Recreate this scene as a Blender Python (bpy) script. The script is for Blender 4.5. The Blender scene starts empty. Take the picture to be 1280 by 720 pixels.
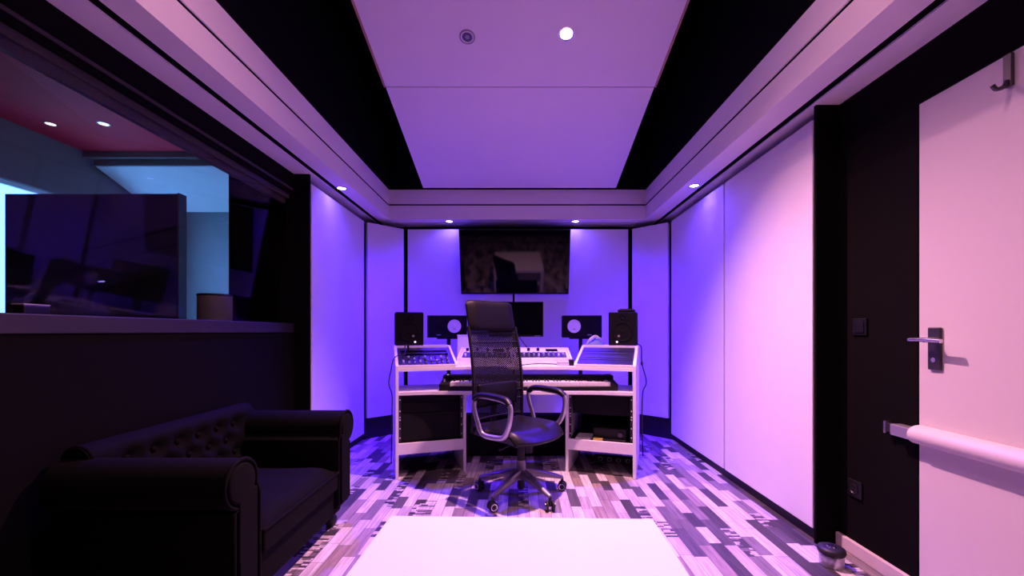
import bpy, bmesh, math, random
from mathutils import Vector, Matrix
random.seed(7)
S = bpy.context.scene
COL = S.collection
PI = math.pi

# ------------------------------------------------------------------ camera
F = 520.0; CX = 648.0; CY = 414.0; H = 1.10
cam_d = bpy.data.cameras.new('camera'); cam = bpy.data.objects.new('camera', cam_d); COL.objects.link(cam)
cam_d.sensor_width = 36.0; cam_d.lens = F / 1280.0 * 36.0
cam_d.shift_x = (640 - CX) / 1280.0; cam_d.shift_y = (CY - 360) / 1280.0
cam_d.clip_start = 0.02
cam.location = (0, 0, H); cam.rotation_euler = (PI / 2, 0, 0)
S.camera = cam

def at(px, py, y):
    return Vector(((px - CX) * y / F, y, H + (CY - py) * y / F))

# ------------------------------------------------------------------ materials
MATS = {}
def mat(name, col, rough=0.6, metal=0.0, var=0.0, vscale=20.0, bump=0.0, bscale=200.0, spec=0.5, emit=None, estr=0.0, coat=0.0, sheen=0.0):
    if name in MATS: return MATS[name]
    m = bpy.data.materials.new(name); m.use_nodes = True
    nt = m.node_tree; b = nt.nodes['Principled BSDF']
    b.inputs['Base Color'].default_value = (*col, 1)
    b.inputs['Roughness'].default_value = rough
    b.inputs['Metallic'].default_value = metal
    b.inputs['Specular IOR Level'].default_value = spec
    b.inputs['Coat Weight'].default_value = coat
    b.inputs['Sheen Weight'].default_value = sheen
    tc = nt.nodes.new('ShaderNodeTexCoord')
    if var > 0:
        n = nt.nodes.new('ShaderNodeTexNoise'); n.inputs['Scale'].default_value = vscale; n.inputs['Detail'].default_value = 4
        r = nt.nodes.new('ShaderNodeMapRange')
        r.inputs['To Min'].default_value = 1 - var; r.inputs['To Max'].default_value = 1 + var
        mx = nt.nodes.new('ShaderNodeMix'); mx.data_type = 'RGBA'; mx.blend_type = 'MULTIPLY'; mx.inputs['Factor'].default_value = 1
        nt.links.new(tc.outputs['Object'], n.inputs['Vector']); nt.links.new(n.outputs['Fac'], r.inputs['Value'])
        mx.inputs['A'].default_value = (*col, 1)
        nt.links.new(r.outputs['Result'], mx.inputs['B']); nt.links.new(mx.outputs['Result'], b.inputs['Base Color'])
    if bump > 0:
        n2 = nt.nodes.new('ShaderNodeTexNoise'); n2.inputs['Scale'].default_value = bscale; n2.inputs['Detail'].default_value = 3
        bp = nt.nodes.new('ShaderNodeBump'); bp.inputs['Strength'].default_value = bump; bp.inputs['Distance'].default_value = 0.004
        nt.links.new(tc.outputs['Object'], n2.inputs['Vector']); nt.links.new(n2.outputs['Fac'], bp.inputs['Height'])
        nt.links.new(bp.outputs['Normal'], b.inputs['Normal'])
    if emit:
        b.inputs['Emission Color'].default_value = (*emit, 1); b.inputs['Emission Strength'].default_value = estr
    MATS[name] = m
    return m

def glass_mat(name, tint, refl):
    m = bpy.data.materials.new(name); m.use_nodes = True; nt = m.node_tree
    for n in list(nt.nodes): nt.nodes.remove(n)
    out = nt.nodes.new('ShaderNodeOutputMaterial'); mix = nt.nodes.new('ShaderNodeMixShader')
    tr = nt.nodes.new('ShaderNodeBsdfTransparent'); tr.inputs['Color'].default_value = (*tint, 1)
    gl = nt.nodes.new('ShaderNodeBsdfGlossy'); gl.inputs['Roughness'].default_value = 0.0
    lw = nt.nodes.new('ShaderNodeLayerWeight'); lw.inputs['Blend'].default_value = .5
    pw = nt.nodes.new('ShaderNodeMath'); pw.operation = 'POWER'; pw.inputs[1].default_value = 5; nt.links.new(lw.outputs['Facing'], pw.inputs[0])
    fr = nt.nodes.new('ShaderNodeMapRange'); fr.inputs['To Min'].default_value = refl; fr.inputs['To Max'].default_value = 1.0; nt.links.new(pw.outputs[0], fr.inputs['Value'])
    nt.links.new(fr.outputs['Result'], mix.inputs['Fac']); nt.links.new(tr.outputs[0], mix.inputs[1])
    nt.links.new(gl.outputs[0], mix.inputs[2]); nt.links.new(mix.outputs[0], out.inputs['Surface'])
    return m

def floor_mat():
    m = bpy.data.materials.new('reclaimed_plank_floor'); m.use_nodes = True; nt = m.node_tree; N = nt.nodes.new; L = nt.links.new
    b = nt.nodes['Principled BSDF']
    tc = N('ShaderNodeTexCoord')
    mp = N('ShaderNodeMapping'); mp.inputs['Rotation'].default_value = (0, 0, PI / 2); L(tc.outputs['Object'], mp.inputs['Vector'])
    def brick(sc, w, h, off, seed):
        br = N('ShaderNodeTexBrick'); br.offset = off; br.offset_frequency = 2; br.squash = 0.62; br.squash_frequency = 3
        br.inputs['Color1'].default_value = (0, 0, 0, 1); br.inputs['Color2'].default_value = (1, 1, 1, 1)
        br.inputs['Mortar'].default_value = (0, 0, 0, 1); br.inputs['Scale'].default_value = sc
        br.inputs['Mortar Size'].default_value = 0.0012; br.inputs['Mortar Smooth'].default_value = 0.1
        br.inputs['Brick Width'].default_value = w; br.inputs['Row Height'].default_value = h
        m2 = N('ShaderNodeMapping'); m2.inputs['Location'].default_value = (seed, seed * 0.37, 0); L(mp.outputs['Vector'], m2.inputs['Vector'])
        L(m2.outputs['Vector'], br.inputs['Vector']); return br
    b1 = brick(1.0, 0.29, 0.066, 0.37, 0.0)
    ramp = N('ShaderNodeValToRGB'); ramp.color_ramp.interpolation = 'CONSTANT'
    cols = [(0.0, (.070, .060, .068)), (0.13, (.56, .50, .51)), (0.24, (.23, .195, .205)), (0.36, (.68, .62, .63)), (0.47, (.11, .095, .105)),
            (0.56, (.50, .43, .42)), (0.66, (.34, .27, .255)), (0.74, (.72, .66, .67)), (0.86, (.17, .145, .155)), (.93, (.45, .39, .39))]
    e = ramp.color_ramp.elements
    e[0].position = 0; e[0].color = (*cols[0][1], 1); e[1].position = cols[1][0]; e[1].color = (*cols[1][1], 1)
    for p, c in cols[2:]:
        q = e.new(p); q.color = (*c, 1)
    L(b1.outputs['Color'], ramp.inputs['Fac'])
    # thin strips laid inside some of the blocks
    thin = brick(1.0, 0.066, 0.016, 0.5, 1.7)
    ramp2 = N('ShaderNodeValToRGB'); ramp2.color_ramp.interpolation = 'CONSTANT'
    e2 = ramp2.color_ramp.elements
    e2[0].color = (.06, .05, .06, 1); e2[1].position = .42; e2[1].color = (.62, .56, .57, 1)
    q = e2.new(.62); q.color = (.2, .17, .18, 1); q = e2.new(.8); q.color = (.74, .68, .69, 1)
    m3 = N('ShaderNodeMapping'); m3.inputs['Rotation'].default_value = (0, 0, PI / 2); L(mp.outputs['Vector'], m3.inputs['Vector'])
    L(m3.outputs['Vector'], thin.inputs['Vector'])
    L(thin.outputs['Color'], ramp2.inputs['Fac'])
    gt = N('ShaderNodeMath'); gt.operation = 'GREATER_THAN'; gt.inputs[1].default_value = 0.875; L(b1.outputs['Color'], gt.inputs[0])
    mixc = N('ShaderNodeMix'); mixc.data_type = 'RGBA'; L(gt.outputs[0], mixc.inputs['Factor']); L(ramp.outputs['Color'], mixc.inputs['A']); L(ramp2.outputs['Color'], mixc.inputs['B'])
    # wood grain
    gm = N('ShaderNodeMapping'); gm.inputs['Scale'].default_value = (60, 3.5, 10); L(tc.outputs['Object'], gm.inputs['Vector'])
    gn = N('ShaderNodeTexNoise'); gn.inputs['Scale'].default_value = 1.0; gn.inputs['Detail'].default_value = 6; gn.inputs['Roughness'].default_value = .65; L(gm.outputs['Vector'], gn.inputs['Vector'])
    gr = N('ShaderNodeMapRange'); gr.inputs['From Min'].default_value = .3; gr.inputs['From Max'].default_value = .7; gr.inputs['To Min'].default_value = .50; gr.inputs['To Max'].default_value = 1.28; L(gn.outputs['Fac'], gr.inputs['Value'])
    mul = N('ShaderNodeMix'); mul.data_type = 'RGBA'; mul.blend_type = 'MULTIPLY'; mul.inputs['Factor'].default_value = 1
    L(mixc.outputs['Result'], mul.inputs['A']); L(gr.outputs['Result'], mul.inputs['B'])
    mor = N('ShaderNodeMix'); mor.data_type = 'RGBA'; L(b1.outputs['Fac'], mor.inputs['Factor']); L(mul.outputs['Result'], mor.inputs['A']); mor.inputs['B'].default_value = (.06, .05, .055, 1)
    L(mor.outputs['Result'], b.inputs['Base Color'])
    b.inputs['Roughness'].default_value = 0.42; b.inputs['Specular IOR Level'].default_value = 0.35
    bp = N('ShaderNodeBump'); bp.inputs['Strength'].default_value = .25; bp.inputs['Distance'].default_value = .002
    L(gn.outputs['Fac'], bp.inputs['Height']); L(bp.outputs['Normal'], b.inputs['Normal'])
    return m

def mesh_fabric_mat():
    m = bpy.data.materials.new('chair_mesh_fabric'); m.use_nodes = True; nt = m.node_tree; N = nt.nodes.new; L = nt.links.new
    b = nt.nodes['Principled BSDF']; b.inputs['Base Color'].default_value = (.004, .0035, .0045, 1); b.inputs['Roughness'].default_value = .6; b.inputs['Specular IOR Level'].default_value = .2
    tc = N('ShaderNodeTexCoord'); sep = N('ShaderNodeSeparateXYZ'); L(tc.outputs['Object'], sep.inputs[0])
    def wav(sock, fr):
        a = N('ShaderNodeMath'); a.operation = 'MULTIPLY'; a.inputs[1].default_value = fr; L(sock, a.inputs[0])
        s = N('ShaderNodeMath'); s.operation = 'SINE'; L(a.outputs[0], s.inputs[0]); return s.outputs[0]
    mu = N('ShaderNodeMath'); mu.operation = 'MULTIPLY'; L(wav(sep.outputs['Y'], 330), mu.inputs[0]); L(wav(sep.outputs['Z'], 420), mu.inputs[1])
    g = N('ShaderNodeMath'); g.operation = 'GREATER_THAN'; g.inputs[1].default_value = .74; L(mu.outputs[0], g.inputs[0])
    tr = N('ShaderNodeBsdfTransparent'); mx = N('ShaderNodeMixShader'); L(g.outputs[0], mx.inputs[0]); L(b.outputs[0], mx.inputs[1]); L(tr.outputs[0], mx.inputs[2])
    L(mx.outputs[0], nt.nodes['Material Output'].inputs['Surface'])
    return m

M_WHITE = mat('white_lacquer', (.86, .84, .85), .35, var=.02)
M_TABLE = mat('white_table_gloss', (.90, .89, .90), .22)
M_PANEL = mat('white_acoustic_fabric', (.80, .78, .80), .95, var=.03, vscale=8, bump=.25, bscale=350, spec=.1)
M_CLOUD = mat('cloud_fabric', (.82, .78, .80), .95, var=.02, vscale=6, bump=.2, bscale=350, spec=.1)
M_SOFFIT = mat('painted_plaster', (.84, .79, .78), .8, var=.03, vscale=4, spec=.2)
M_BLACKW = mat('black_wall_paint', (.0036, .0030, .0032), .85, bump=.1, bscale=150, spec=.07)
M_GREYW = mat('charcoal_wall_paint', (.0044, .0037, .0038), .85, bump=.1, bscale=150, spec=.07)
M_BLACKC = mat('black_ceiling_felt', (.004, .004, .005), .95, spec=.05)
M_SLOT = mat('black_shadow_gap', (.004, .004, .005), .9, spec=.05)
M_FRAME = mat('dark_bronze_frame', (.055, .046, .046), .5, spec=.2)
M_SILL = mat('grey_sill_paint', (.022, .018, .020), .5)
M_BASE = mat('pale_wood_skirting', (.62, .54, .52), .5, var=.12, vscale=12)
M_PLINTH = mat('black_plinth', (.012, .011, .014), .6)
M_DOOR = mat('door_white_laminate', (.66, .62, .62), .55, var=.02, vscale=30, bump=.12, bscale=400)
M_PLASTIC = mat('black_plastic', (.006, .006, .007), .42, spec=.35)
M_MATTE = mat('black_matte_vinyl', (.005, .005, .006), .75, spec=.2)
M_DRIVER = mat('black_driver_cone', (.006, .006, .007), .75, spec=.15)
M_SCREEN = mat('screen_glass', (.003, .003, .004), .05, spec=.4)
M_VELVET = mat('black_velvet', (.0022, .0019, .002), .85, sheen=.004, spec=.10, bump=.2, bscale=120)
M_LEATHER = mat('black_leather', (.005, .0045, .006), .36, spec=.28, bump=.15, bscale=260)
M_LEATHERDK = mat('black_padded_leather', (.004, .0035, .005), .5, spec=.16, bump=.15, bscale=260)
M_ALU = mat('brushed_aluminium', (.62, .60, .62), .38, metal=.85)
M_ALUDK = mat('grey_cast_aluminium', (.22, .20, .22), .42, metal=.7)
M_CHROME = mat('satin_chrome', (.70, .69, .70), .25, metal=1.0)
M_DARKMET = mat('dark_metal', (.10, .095, .10), .35, metal=.8)
M_RUBBER = mat('black_rubber', (.012, .011, .011), .55)
M_CONE = mat('white_paper_cone', (.85, .78, .80), .8)
M_KEY = mat('piano_key_white', (.85, .82, .83), .3)
M_KEYB = mat('piano_key_black', (.01, .01, .01), .3)
M_GREYPL = mat('grey_plastic', (.30, .29, .32), .5)
M_SILVER = mat('silver_case', (.62, .62, .68), .35, metal=.3)
M_GEAR = mat('anodised_gear_panel', (.022, .022, .030), .4, metal=.2)
M_GEARDK = mat('black_rack_steel', (.010, .010, .011), .5)
M_PURPLE = mat('dark_gobo_fabric', (.030, .022, .032), .9, bump=.2)
M_GOBOE = mat('gobo_edge_timber', (.16, .13, .13), .7)
M_BOOTHW = mat('booth_wall_paint', (.55, .56, .60), .8)
M_BOOTHG = mat('booth_grey_paint', (.15, .12, .115), .8)
M_RED = mat('booth_red_ceiling', (.75, .003, .035), .7)
M_CAN = mat('grey_felt_can', (.22, .20, .20), .9, var=.1, vscale=60)
M_WOOD = mat('raw_board_edge', (.45, .24, .17), .7)
M_BLUECL = mat('blue_white_cloth', (.20, .25, .75), .7)
M_PAPER = mat('white_paper', (.8, .78, .8), .8)
M_YELLOW = mat('yellow_card', (.75, .55, .12), .7)
M_LED = mat('white_led', (.8, .8, .8), .4, emit=(1, .9, 1), estr=.8)
M_FLOOR = floor_mat()
M_MESH = mesh_fabric_mat()
M_GLASS = glass_mat('studio_glass', (.96, .97, .97), .011)
M_LENSBLUE = mat('lit_violet_lens', (.8, .8, .8), .4, emit=(.40, .30, 1.0), estr=60.0)
M_LENSPINK = mat('lit_warm_lens', (.8, .8, .8), .4, emit=(1.0, .72, .80), estr=40.0)
M_LENSBOOTH = mat('lit_white_lens', (.8, .8, .8), .4, emit=(1.0, .85, .85), estr=3.0)
M_LENSOFF = mat('unlit_lens', (.06, .06, .09), .25)
M_SLOTLINE = mat('dull_slot_line', (.05, .05, .07), .5)

# ------------------------------------------------------------------ mesh builder
class MB:
    def __init__(self, root=None, M=None):
        self.bm = bmesh.new()
        base = root.matrix_basis.inverted() if root is not None else Matrix.Identity(4)
        self.base = base; self.M = base @ M if M is not None else base
    def frame(self, M): self.M = self.base @ M
    def v(self, p): return self.bm.verts.new(self.M @ Vector(p))
    def f(self, vs):
        try: return self.bm.faces.new(vs)
        except ValueError: return None
    def box(self, x0, x1, y0, y1, z0, z1):
        c = [self.v(p) for p in ((x0,y0,z0),(x1,y0,z0),(x1,y1,z0),(x0,y1,z0),(x0,y0,z1),(x1,y0,z1),(x1,y1,z1),(x0,y1,z1))]
        for q in ((0,3,2,1),(4,5,6,7),(0,1,5,4),(1,2,6,5),(2,3,7,6),(3,0,4,7)): self.f([c[i] for i in q])
        return self
    def prism(self, poly, a0, a1, axis):
        # poly in the two other axes (cyclic order for x:(y,z), y:(x,z), z:(x,y))
        def P(p, a):
            if axis == 'x': return (a, p[0], p[1])
            if axis == 'y': return (p[0], a, p[1])
            return (p[0], p[1], a)
        A = [self.v(P(p, a0)) for p in poly]; B = [self.v(P(p, a1)) for p in poly]
        n = len(poly)
        self.f(A); self.f(B[::-1])
        for i in range(n): self.f([A[i], A[(i+1)%n], B[(i+1)%n], B[i]])
        return self
    def ring(self, c, ax, bx, seg):
        return [self.v(Vector(c) + Vector(ax)*math.cos(2*PI*i/seg) + Vector(bx)*math.sin(2*PI*i/seg)) for i in range(seg)]
    def loft(self, rings, cap=True):
        for r0, r1 in zip(rings, rings[1:]):
            n = len(r0)
            for i in range(n): self.f([r0[i], r0[(i+1)%n], r1[(i+1)%n], r1[i]])
        if cap: self.f(rings[0][::-1]); self.f(rings[-1])
        return self
    def lathe(self, prof, c=(0,0,0), axis=(0,0,1), seg=24, cap=True):
        ax = Vector(axis).normalized(); u = ax.orthogonal().normalized(); w = ax.cross(u)
        rs = []
        for r, h in prof:
            rs.append(self.ring(Vector(c)+ax*h, u*max(r,1e-5), w*max(r,1e-5), seg))
        return self.loft(rs, cap)
    def cyl(self, p0, p1, r, r1=None, seg=16):
        p0 = Vector(p0); p1 = Vector(p1); d = (p1-p0)
        return self.lathe([(r,0),(r if r1 is None else r1, d.length)], p0, d, seg)
    def tube(self, pts, r, seg=8, closed=False, flat=1.0, up=None):
        pts = [Vector(p) for p in pts]; rings = []; n = len(pts); prev = None
        for i, p in enumerate(pts):
            if closed: t = pts[(i+1)%n]-pts[i-1]
            else: t = pts[min(i+1,n-1)]-pts[max(i-1,0)]
            t.normalize()
            if prev is None:
                a = Vector(up) if up is not None else t.orthogonal()
            else: a = prev
            a = (a - t*a.dot(t)).normalized(); prev = a; b = t.cross(a)
            rr = r[i] if isinstance(r, (list, tuple)) else r
            rings.append(self.ring(p, a*rr, b*rr*flat, seg))
        if closed: rings.append(rings[0]); return self.loft(rings, False)
        return self.loft(rings)
    def grid(self, fn, nu, nv):
        g = [[self.v(fn(i/nu, j/nv)) for j in range(nv+1)] for i in range(nu+1)]
        for i in range(nu):
            for j in range(nv): self.f([g[i][j], g[i+1][j], g[i+1][j+1], g[i][j+1]])
        return g
    def ball(self, c, rx, ry, rz, nu=16, nv=10):
        rings = []
        for j in range(nv+1):
            t = -PI/2 + PI*j/nv
            rr = max(math.cos(t), 1e-3)
            rings.append(self.ring((c[0],c[1],c[2]+rz*math.sin(t)), (rx*rr,0,0), (0,ry*rr,0), nu))
        return self.loft(rings)

def spline(pts, n=8, closed=False):
    P = [Vector(p) for p in pts]; out = []; N = len(P)
    rng = range(N) if closed else range(N-1)
    for i in rng:
        if closed: a,b,c,d = P[(i-1)%N],P[i],P[(i+1)%N],P[(i+2)%N]
        else: a,b,c,d = P[max(i-1,0)],P[i],P[i+1],P[min(i+2,N-1)]
        for k in range(n):
            t = k/n
            out.append(0.5*((2*b)+(-a+c)*t+(2*a-5*b+4*c-d)*t*t+(-a+3*b-3*c+d)*t**3))
    if not closed: out.append(P[-1])
    return out

def obj(name, mb, m, parent=None, bevel=0.0, smooth=False, segs=2, subsurf=0, solid=0.0):
    bmesh.ops.recalc_face_normals(mb.bm, faces=mb.bm.faces)
    me = bpy.data.meshes.new(name); mb.bm.to_mesh(me); mb.bm.free()
    me.materials.append(m)
    if smooth:
        for p in me.polygons: p.use_smooth = True
    o = bpy.data.objects.new(name, me); COL.objects.link(o)
    if parent is not None: o.parent = parent
    if solid:
        s = o.modifiers.new('solid', 'SOLIDIFY'); s.thickness = solid; s.offset = 0
    if bevel > 0:
        b = o.modifiers.new('bevel', 'BEVEL'); b.width = bevel; b.segments = segs; b.limit_method = 'ANGLE'; b.angle_limit = math.radians(40)
        b.harden_normals = False
    if subsurf:
        b = o.modifiers.new('subd', 'SUBSURF'); b.levels = subsurf; b.render_levels = subsurf
    if smooth:
        es = me.attributes.get('sharp_edge')
        try:
            me.set_sharp_from_angle(angle=math.radians(50))
        except Exception: pass
    return o

def tag(o, label, cat, group=None, kind=None):
    if label: o['label'] = label
    if cat: o['category'] = cat
    if group: o['group'] = group
    if kind: o['kind'] = kind
    return o
def thing(name, label, cat, loc=(0,0,0), rotz=0.0, group=None):
    o = bpy.data.objects.new(name, None); COL.objects.link(o); o.empty_display_size = .1
    o.matrix_basis = Matrix.Translation(Vector(loc)) @ Matrix.Rotation(rotz, 4, 'Z')
    return tag(o, label, cat, group)
def struct(name, mb, m, label=None, cat=None, **k):
    o = obj(name, mb, m, **k); o['kind'] = 'structure'
    if label: o['label'] = label
    if cat: o['category'] = cat
    return o
def copy_thing(root, loc, rotz, label, group=None):
    r = root.copy(); COL.objects.link(r)
    r.matrix_basis = Matrix.Translation(Vector(loc)) @ Matrix.Rotation(rotz, 4, 'Z')
    r['label'] = label
    if group: r['group'] = group
    for ch in list(root.children):
        c = ch.copy(); COL.objects.link(c); c.parent = r
        for g in list(ch.children):
            d = g.copy(); COL.objects.link(d); d.parent = c
    return r

# ------------------------------------------------------------------ room dimensions
XR = 1.66; XL = -1.67              # wall planes
PR = 1.535; PL = -1.55             # faces of the side panels
SR = 1.33; SL = -1.355             # inner faces of the soffits
ZS = 2.27; ZST = 2.58              # soffit underside / top of its face
YB = 4.51; YSB = 4.35              # face of the back panels / of the back soffit
Y0 = -1.7; Y1 = 4.68; ZC = 3.62

fl = MB().box(XL-.45, XR+.1, Y0-.1, Y1+.1, -.08, 0)
struct('floor', fl, M_FLOOR, 'patchwork floor of pale and dark reclaimed wood planks', 'floor')
struct('ceiling', MB().box(XL-.1, XR+.1, Y0-.1, Y1+.1, ZC, ZC+.08), M_BLACKC, 'black ceiling above the hanging panel', 'ceiling')

# right wall with the door opening
DY0, DY1, DZ = 0.80, 1.73, 2.045
wr = MB()
wr.box(XR, XR+.1, Y0, DY0, 0, ZC).box(XR, XR+.1, DY1, Y1, 0, ZC).box(XR, XR+.1, DY0, DY1, DZ, ZC)
struct('wall_right', wr, M_BLACKW, 'black right wall around the white door', 'wall')
# left wall with the window opening
WY0, WY1, WZ0, WZ1 = 0.35, 3.085, 1.09, 2.32
XB = XL - .47
wl = MB()
wl.box(XB, XL, Y0, Y1, 0, WZ0).box(XB, XL, Y0, WY0, WZ0, WZ1).box(XB, XL, WY1, Y1, WZ0, WZ1).box(XB, XL, Y0, Y1, WZ1, ZC)
struct('wall_left', wl, M_GREYW, 'charcoal left wall below and around the booth window', 'wall')
struct('wall_back', MB().box(XL, XR, Y1, Y1+.1, 0, ZC), M_BLACKW, 'black back wall behind the white panels', 'wall')
struct('wall_front', MB().box(XL, XR, Y0-.1, Y0, 0, ZC), M_GREYW, 'dark wall behind the viewer', 'wall')

# soffits
def soffit(name, sx, xi, xw, label):
    gx0, gx1 = abs(xw) - .187, abs(xw) - .139
    prof = [(abs(xi), ZST), (abs(xi), 2.432), (abs(xi)+.03, 2.432), (abs(xi)+.03, 2.412), (abs(xi), 2.412), (abs(xi), ZS),
            (gx0, ZS), (gx0, ZS+.05), (gx1, ZS+.05), (gx1, ZS), (abs(xw), ZS), (abs(xw), ZST)]
    prof = [(sx*a, b) for a, b in prof]
    o = struct(name, MB().prism(prof, Y0, Y1, 'y'), M_SOFFIT, label, 'soffit')
    g = MB()
    g.box(*sorted((sx*(abs(xi)+.008), sx*(abs(xi)+.03))), Y0, YSB+.02, 2.412, 2.432)
    g.box(*sorted((sx*gx0, sx*gx1)), Y0, Y1-.01, ZS+.008, ZS+.05)
    obj('shadow_gap', g, M_SLOT, o)
soffit('trim_1', -1, SL, XL, 'pale boxed soffit along the top of the left wall')
soffit('trim_2', 1, SR, XR, 'pale boxed soffit along the top of the right wall')
prof = [(YSB, ZST), (YSB, 2.43), (YSB+.03, 2.43), (YSB+.03, 2.414), (YSB, 2.414), (YSB, ZS), (YSB+.13, ZS), (YSB+.13, ZS+.04), (YSB+.16, ZS+.04), (YSB+.16, ZS), (Y1, ZS), (Y1, ZST)]
o = struct('trim_3', MB().prism(prof, SL, SR, 'x'), M_SOFFIT, 'pale boxed soffit across the back wall above the screen', 'soffit')
obj('shadow_gap', MB().box(SL, SR, YSB+.008, YSB+.03, 2.414, 2.43).box(SL, SR, YSB+.13, YSB+.16, ZS+.006, ZS+.04), M_SLOT, o)
# black walls above the soffits
struct('trim_4', MB().box(XL, SL-.01, Y0, Y1, ZST, ZC).box(SR+.01, XR, Y0, Y1, ZST, ZC).box(SL-.01, SR+.01, YSB+.02, Y1, ZST, ZC), M_BLACKC, 'black upper bulkhead between soffit and ceiling', 'bulkhead')

# skirting
struct('baseboard_right', MB().box(XR-.02, XR, DY1+.005, 2.165, 0, .065).box(XR-.02, XR, Y0, DY0-.005, 0, .065), M_BASE, 'pale wood skirting at the foot of the black wall', 'baseboard', bevel=.004)
pb = MB()
A = Vector((PR, 4.20)); B = Vector((1.22, YB)); Cc = Vector((-1.22, YB)); D = Vector((PL, 4.20))
pb.prism([(PR+.03, 2.19), (PR+.03, 4.22), (1.235, YB+.03), (-1.235, YB+.03), (PL-.03, 4.22), (PL-.03, 3.13), (PL-.05, 3.13), (PL-.05, 4.24), (-1.25, YB+.06), (1.25, YB+.06), (PR+.05, 4.24), (PR+.05, 2.19)], 0, .215, 'z')
struct('baseboard_back', pb, M_PLINTH, 'black plinth running under the white panels', 'baseboard')

# ------------------------------------------------------------------ acoustic panels
def panel(p0, p1, z0, z1, label, th=.06):
    p0 = Vector((p0[0], p0[1], 0)); p1 = Vector((p1[0], p1[1], 0)); mid = (p0+p1)/2
    d = (p1-p0); L = d.length; d.normalize()
    n = Vector((-d.y, d.x, 0))
    if n.dot(Vector((0, 2.2, 0)) - mid) > 0: n = -n       # n points out of the room
    M = Matrix(((d.x, n.x, 0, p0.x), (d.y, n.y, 0, p0.y), (0, 0, 1, 0), (0, 0, 0, 1)))
    r = thing('acoustic_absorber', label, 'acoustic panel', (mid.x, mid.y, z0))
    obj('fabric_face', MB(r, M).box(.004, L-.004, 0, th-.02, z0, z1), M_PANEL, r, bevel=.004)
    obj('backing_board', MB(r, M).box(.012, L-.012, th-.02, th, z0+.01, z1-.01), M_SLOT, r)
    return r
ZP = 2.205
panel((PL, 3.114), (PL, 4.185), .07, ZP, 'tall white fabric wall panel on the left wall beside the booth window')
panel((PL+.015, 4.215), (-1.235, YB-.01), .215, ZP, 'narrow white corner panel angled across the back left corner')
panel((-1.205, YB), (-.06, YB), .215, ZP, 'white back wall panel left of the centre seam behind the screen')
panel((-.045, YB), (1.195, YB), .215, ZP, 'white back wall panel right of the centre seam behind the screen')
panel((1.225, YB-.01), (PR-.015, 4.215), .215, ZP, 'narrow white corner panel angled across the back right corner')
panel((PR, 4.185), (PR, 3.112), .07, ZP, 'white right wall panel farther from the door, lit blue at the top')
panel((PR, 3.100), (PR, 2.168), .07, ZP, 'white right wall panel nearest the black wall and door')
# black returns at the ends of the panel rows
struct('trim_5', MB().box(PR+.004, XR, 2.15, 2.166, .0, ZS), M_BLACKW, 'black return at the near end of the right panels', 'trim')
struct('trim_6', MB().box(XL, PL-.004, 3.094, 3.111, .0, ZS), M_BLACKW, 'black return at the near end of the left panel', 'trim')

# ------------------------------------------------------------------ hanging ceiling panel
TI = .271
def cloud_z(y): return 2.573 + TI*(4.28 - y)
CN = Vector((0, -TI, -1)).normalized()
Mc = Matrix(((1,0,0,.012), (0, 1/math.hypot(1,TI), TI/math.hypot(1,TI), 4.28), (0, -TI/math.hypot(1,TI), 1/math.hypot(1,TI), 2.573), (0,0,0,1)))
YSEAM = 1369.2/(414-109+141)        # where the two boards meet
hs = math.hypot(1, TI)
cl = thing('ceiling_cloud', 'big tilted white fabric panel hanging under the black ceiling', 'ceiling panel', (0, 2.7, 2.9))
obj('rear_board', MB(cl, Mc).box(-.992, .992, -(4.28-YSEAM)*hs+.003, 0, 0, .05), M_CLOUD, cl, bevel=.003)
obj('front_board', MB(cl, Mc).box(-.992, .992, -(4.28-.9)*hs, -(4.28-YSEAM)*hs-.003, 0, .05), M_CLOUD, cl, bevel=.003)
for x0 in (-1.004, .993):
    e = obj('edge_strip', MB(cl, Mc).box(x0, x0+.011, -(4.28-.9)*hs, -(4.28-YSEAM)*hs, -.004, .052), M_WOOD, cl); e['label'] = 'raw reddish wood edging'
for x in (-.7, .7):
    for y in (1.5, 3.6): obj('hanger_rod', MB(cl).cyl((x, y, cloud_z(y)+.05), (x, y, ZC), .006, seg=8), M_DARKMET, cl)

# ------------------------------------------------------------------ downlights
def spot(name, loc, direction, power, col, size, blend, rad, soften=0.0):
    l = bpy.data.lights.new(name, 'SPOT'); l.energy = power; l.color = col; l.spot_size = math.radians(size); l.spot_blend = blend; l.shadow_soft_size = rad
    if soften:                      # diffused lamp: keeps the nearest wall from burning out
        l.use_nodes = True; nt = l.node_tree; em = nt.nodes['Emission']
        fo = nt.nodes.new('ShaderNodeLightFalloff'); fo.inputs['Strength'].default_value = 1.0; fo.inputs['Smooth'].default_value = soften
        nt.links.new(fo.outputs['Quadratic'], em.inputs['Strength'])
    o = bpy.data.objects.new(name, l); COL.objects.link(o); o.location = loc
    o.rotation_euler = Vector(direction).to_track_quat('-Z', 'Y').to_euler()
    return o
def downlight(loc, n, label, lens, r=.045, group=None, rim=M_CHROME):
    n = Vector(n).normalized()
    t = thing('downlight', label, 'ceiling light', loc, 0, group)
    obj('rim', MB(t).lathe([(r*.72, 0), (r*.78, .005), (r*1.0, .004), (r*1.02, -.001), (r*.72, -.001)], loc, n, 28, False), rim, t, smooth=True)
    obj('lens', MB(t).lathe([(1e-4, .0022), (r*.74, .0022), (r*.74, -.001), (1e-4, -.001)], loc, n, 28, False), lens, t)
    return t
BLUE = (.060, .004, 1.0)
PB = 540.0
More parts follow.
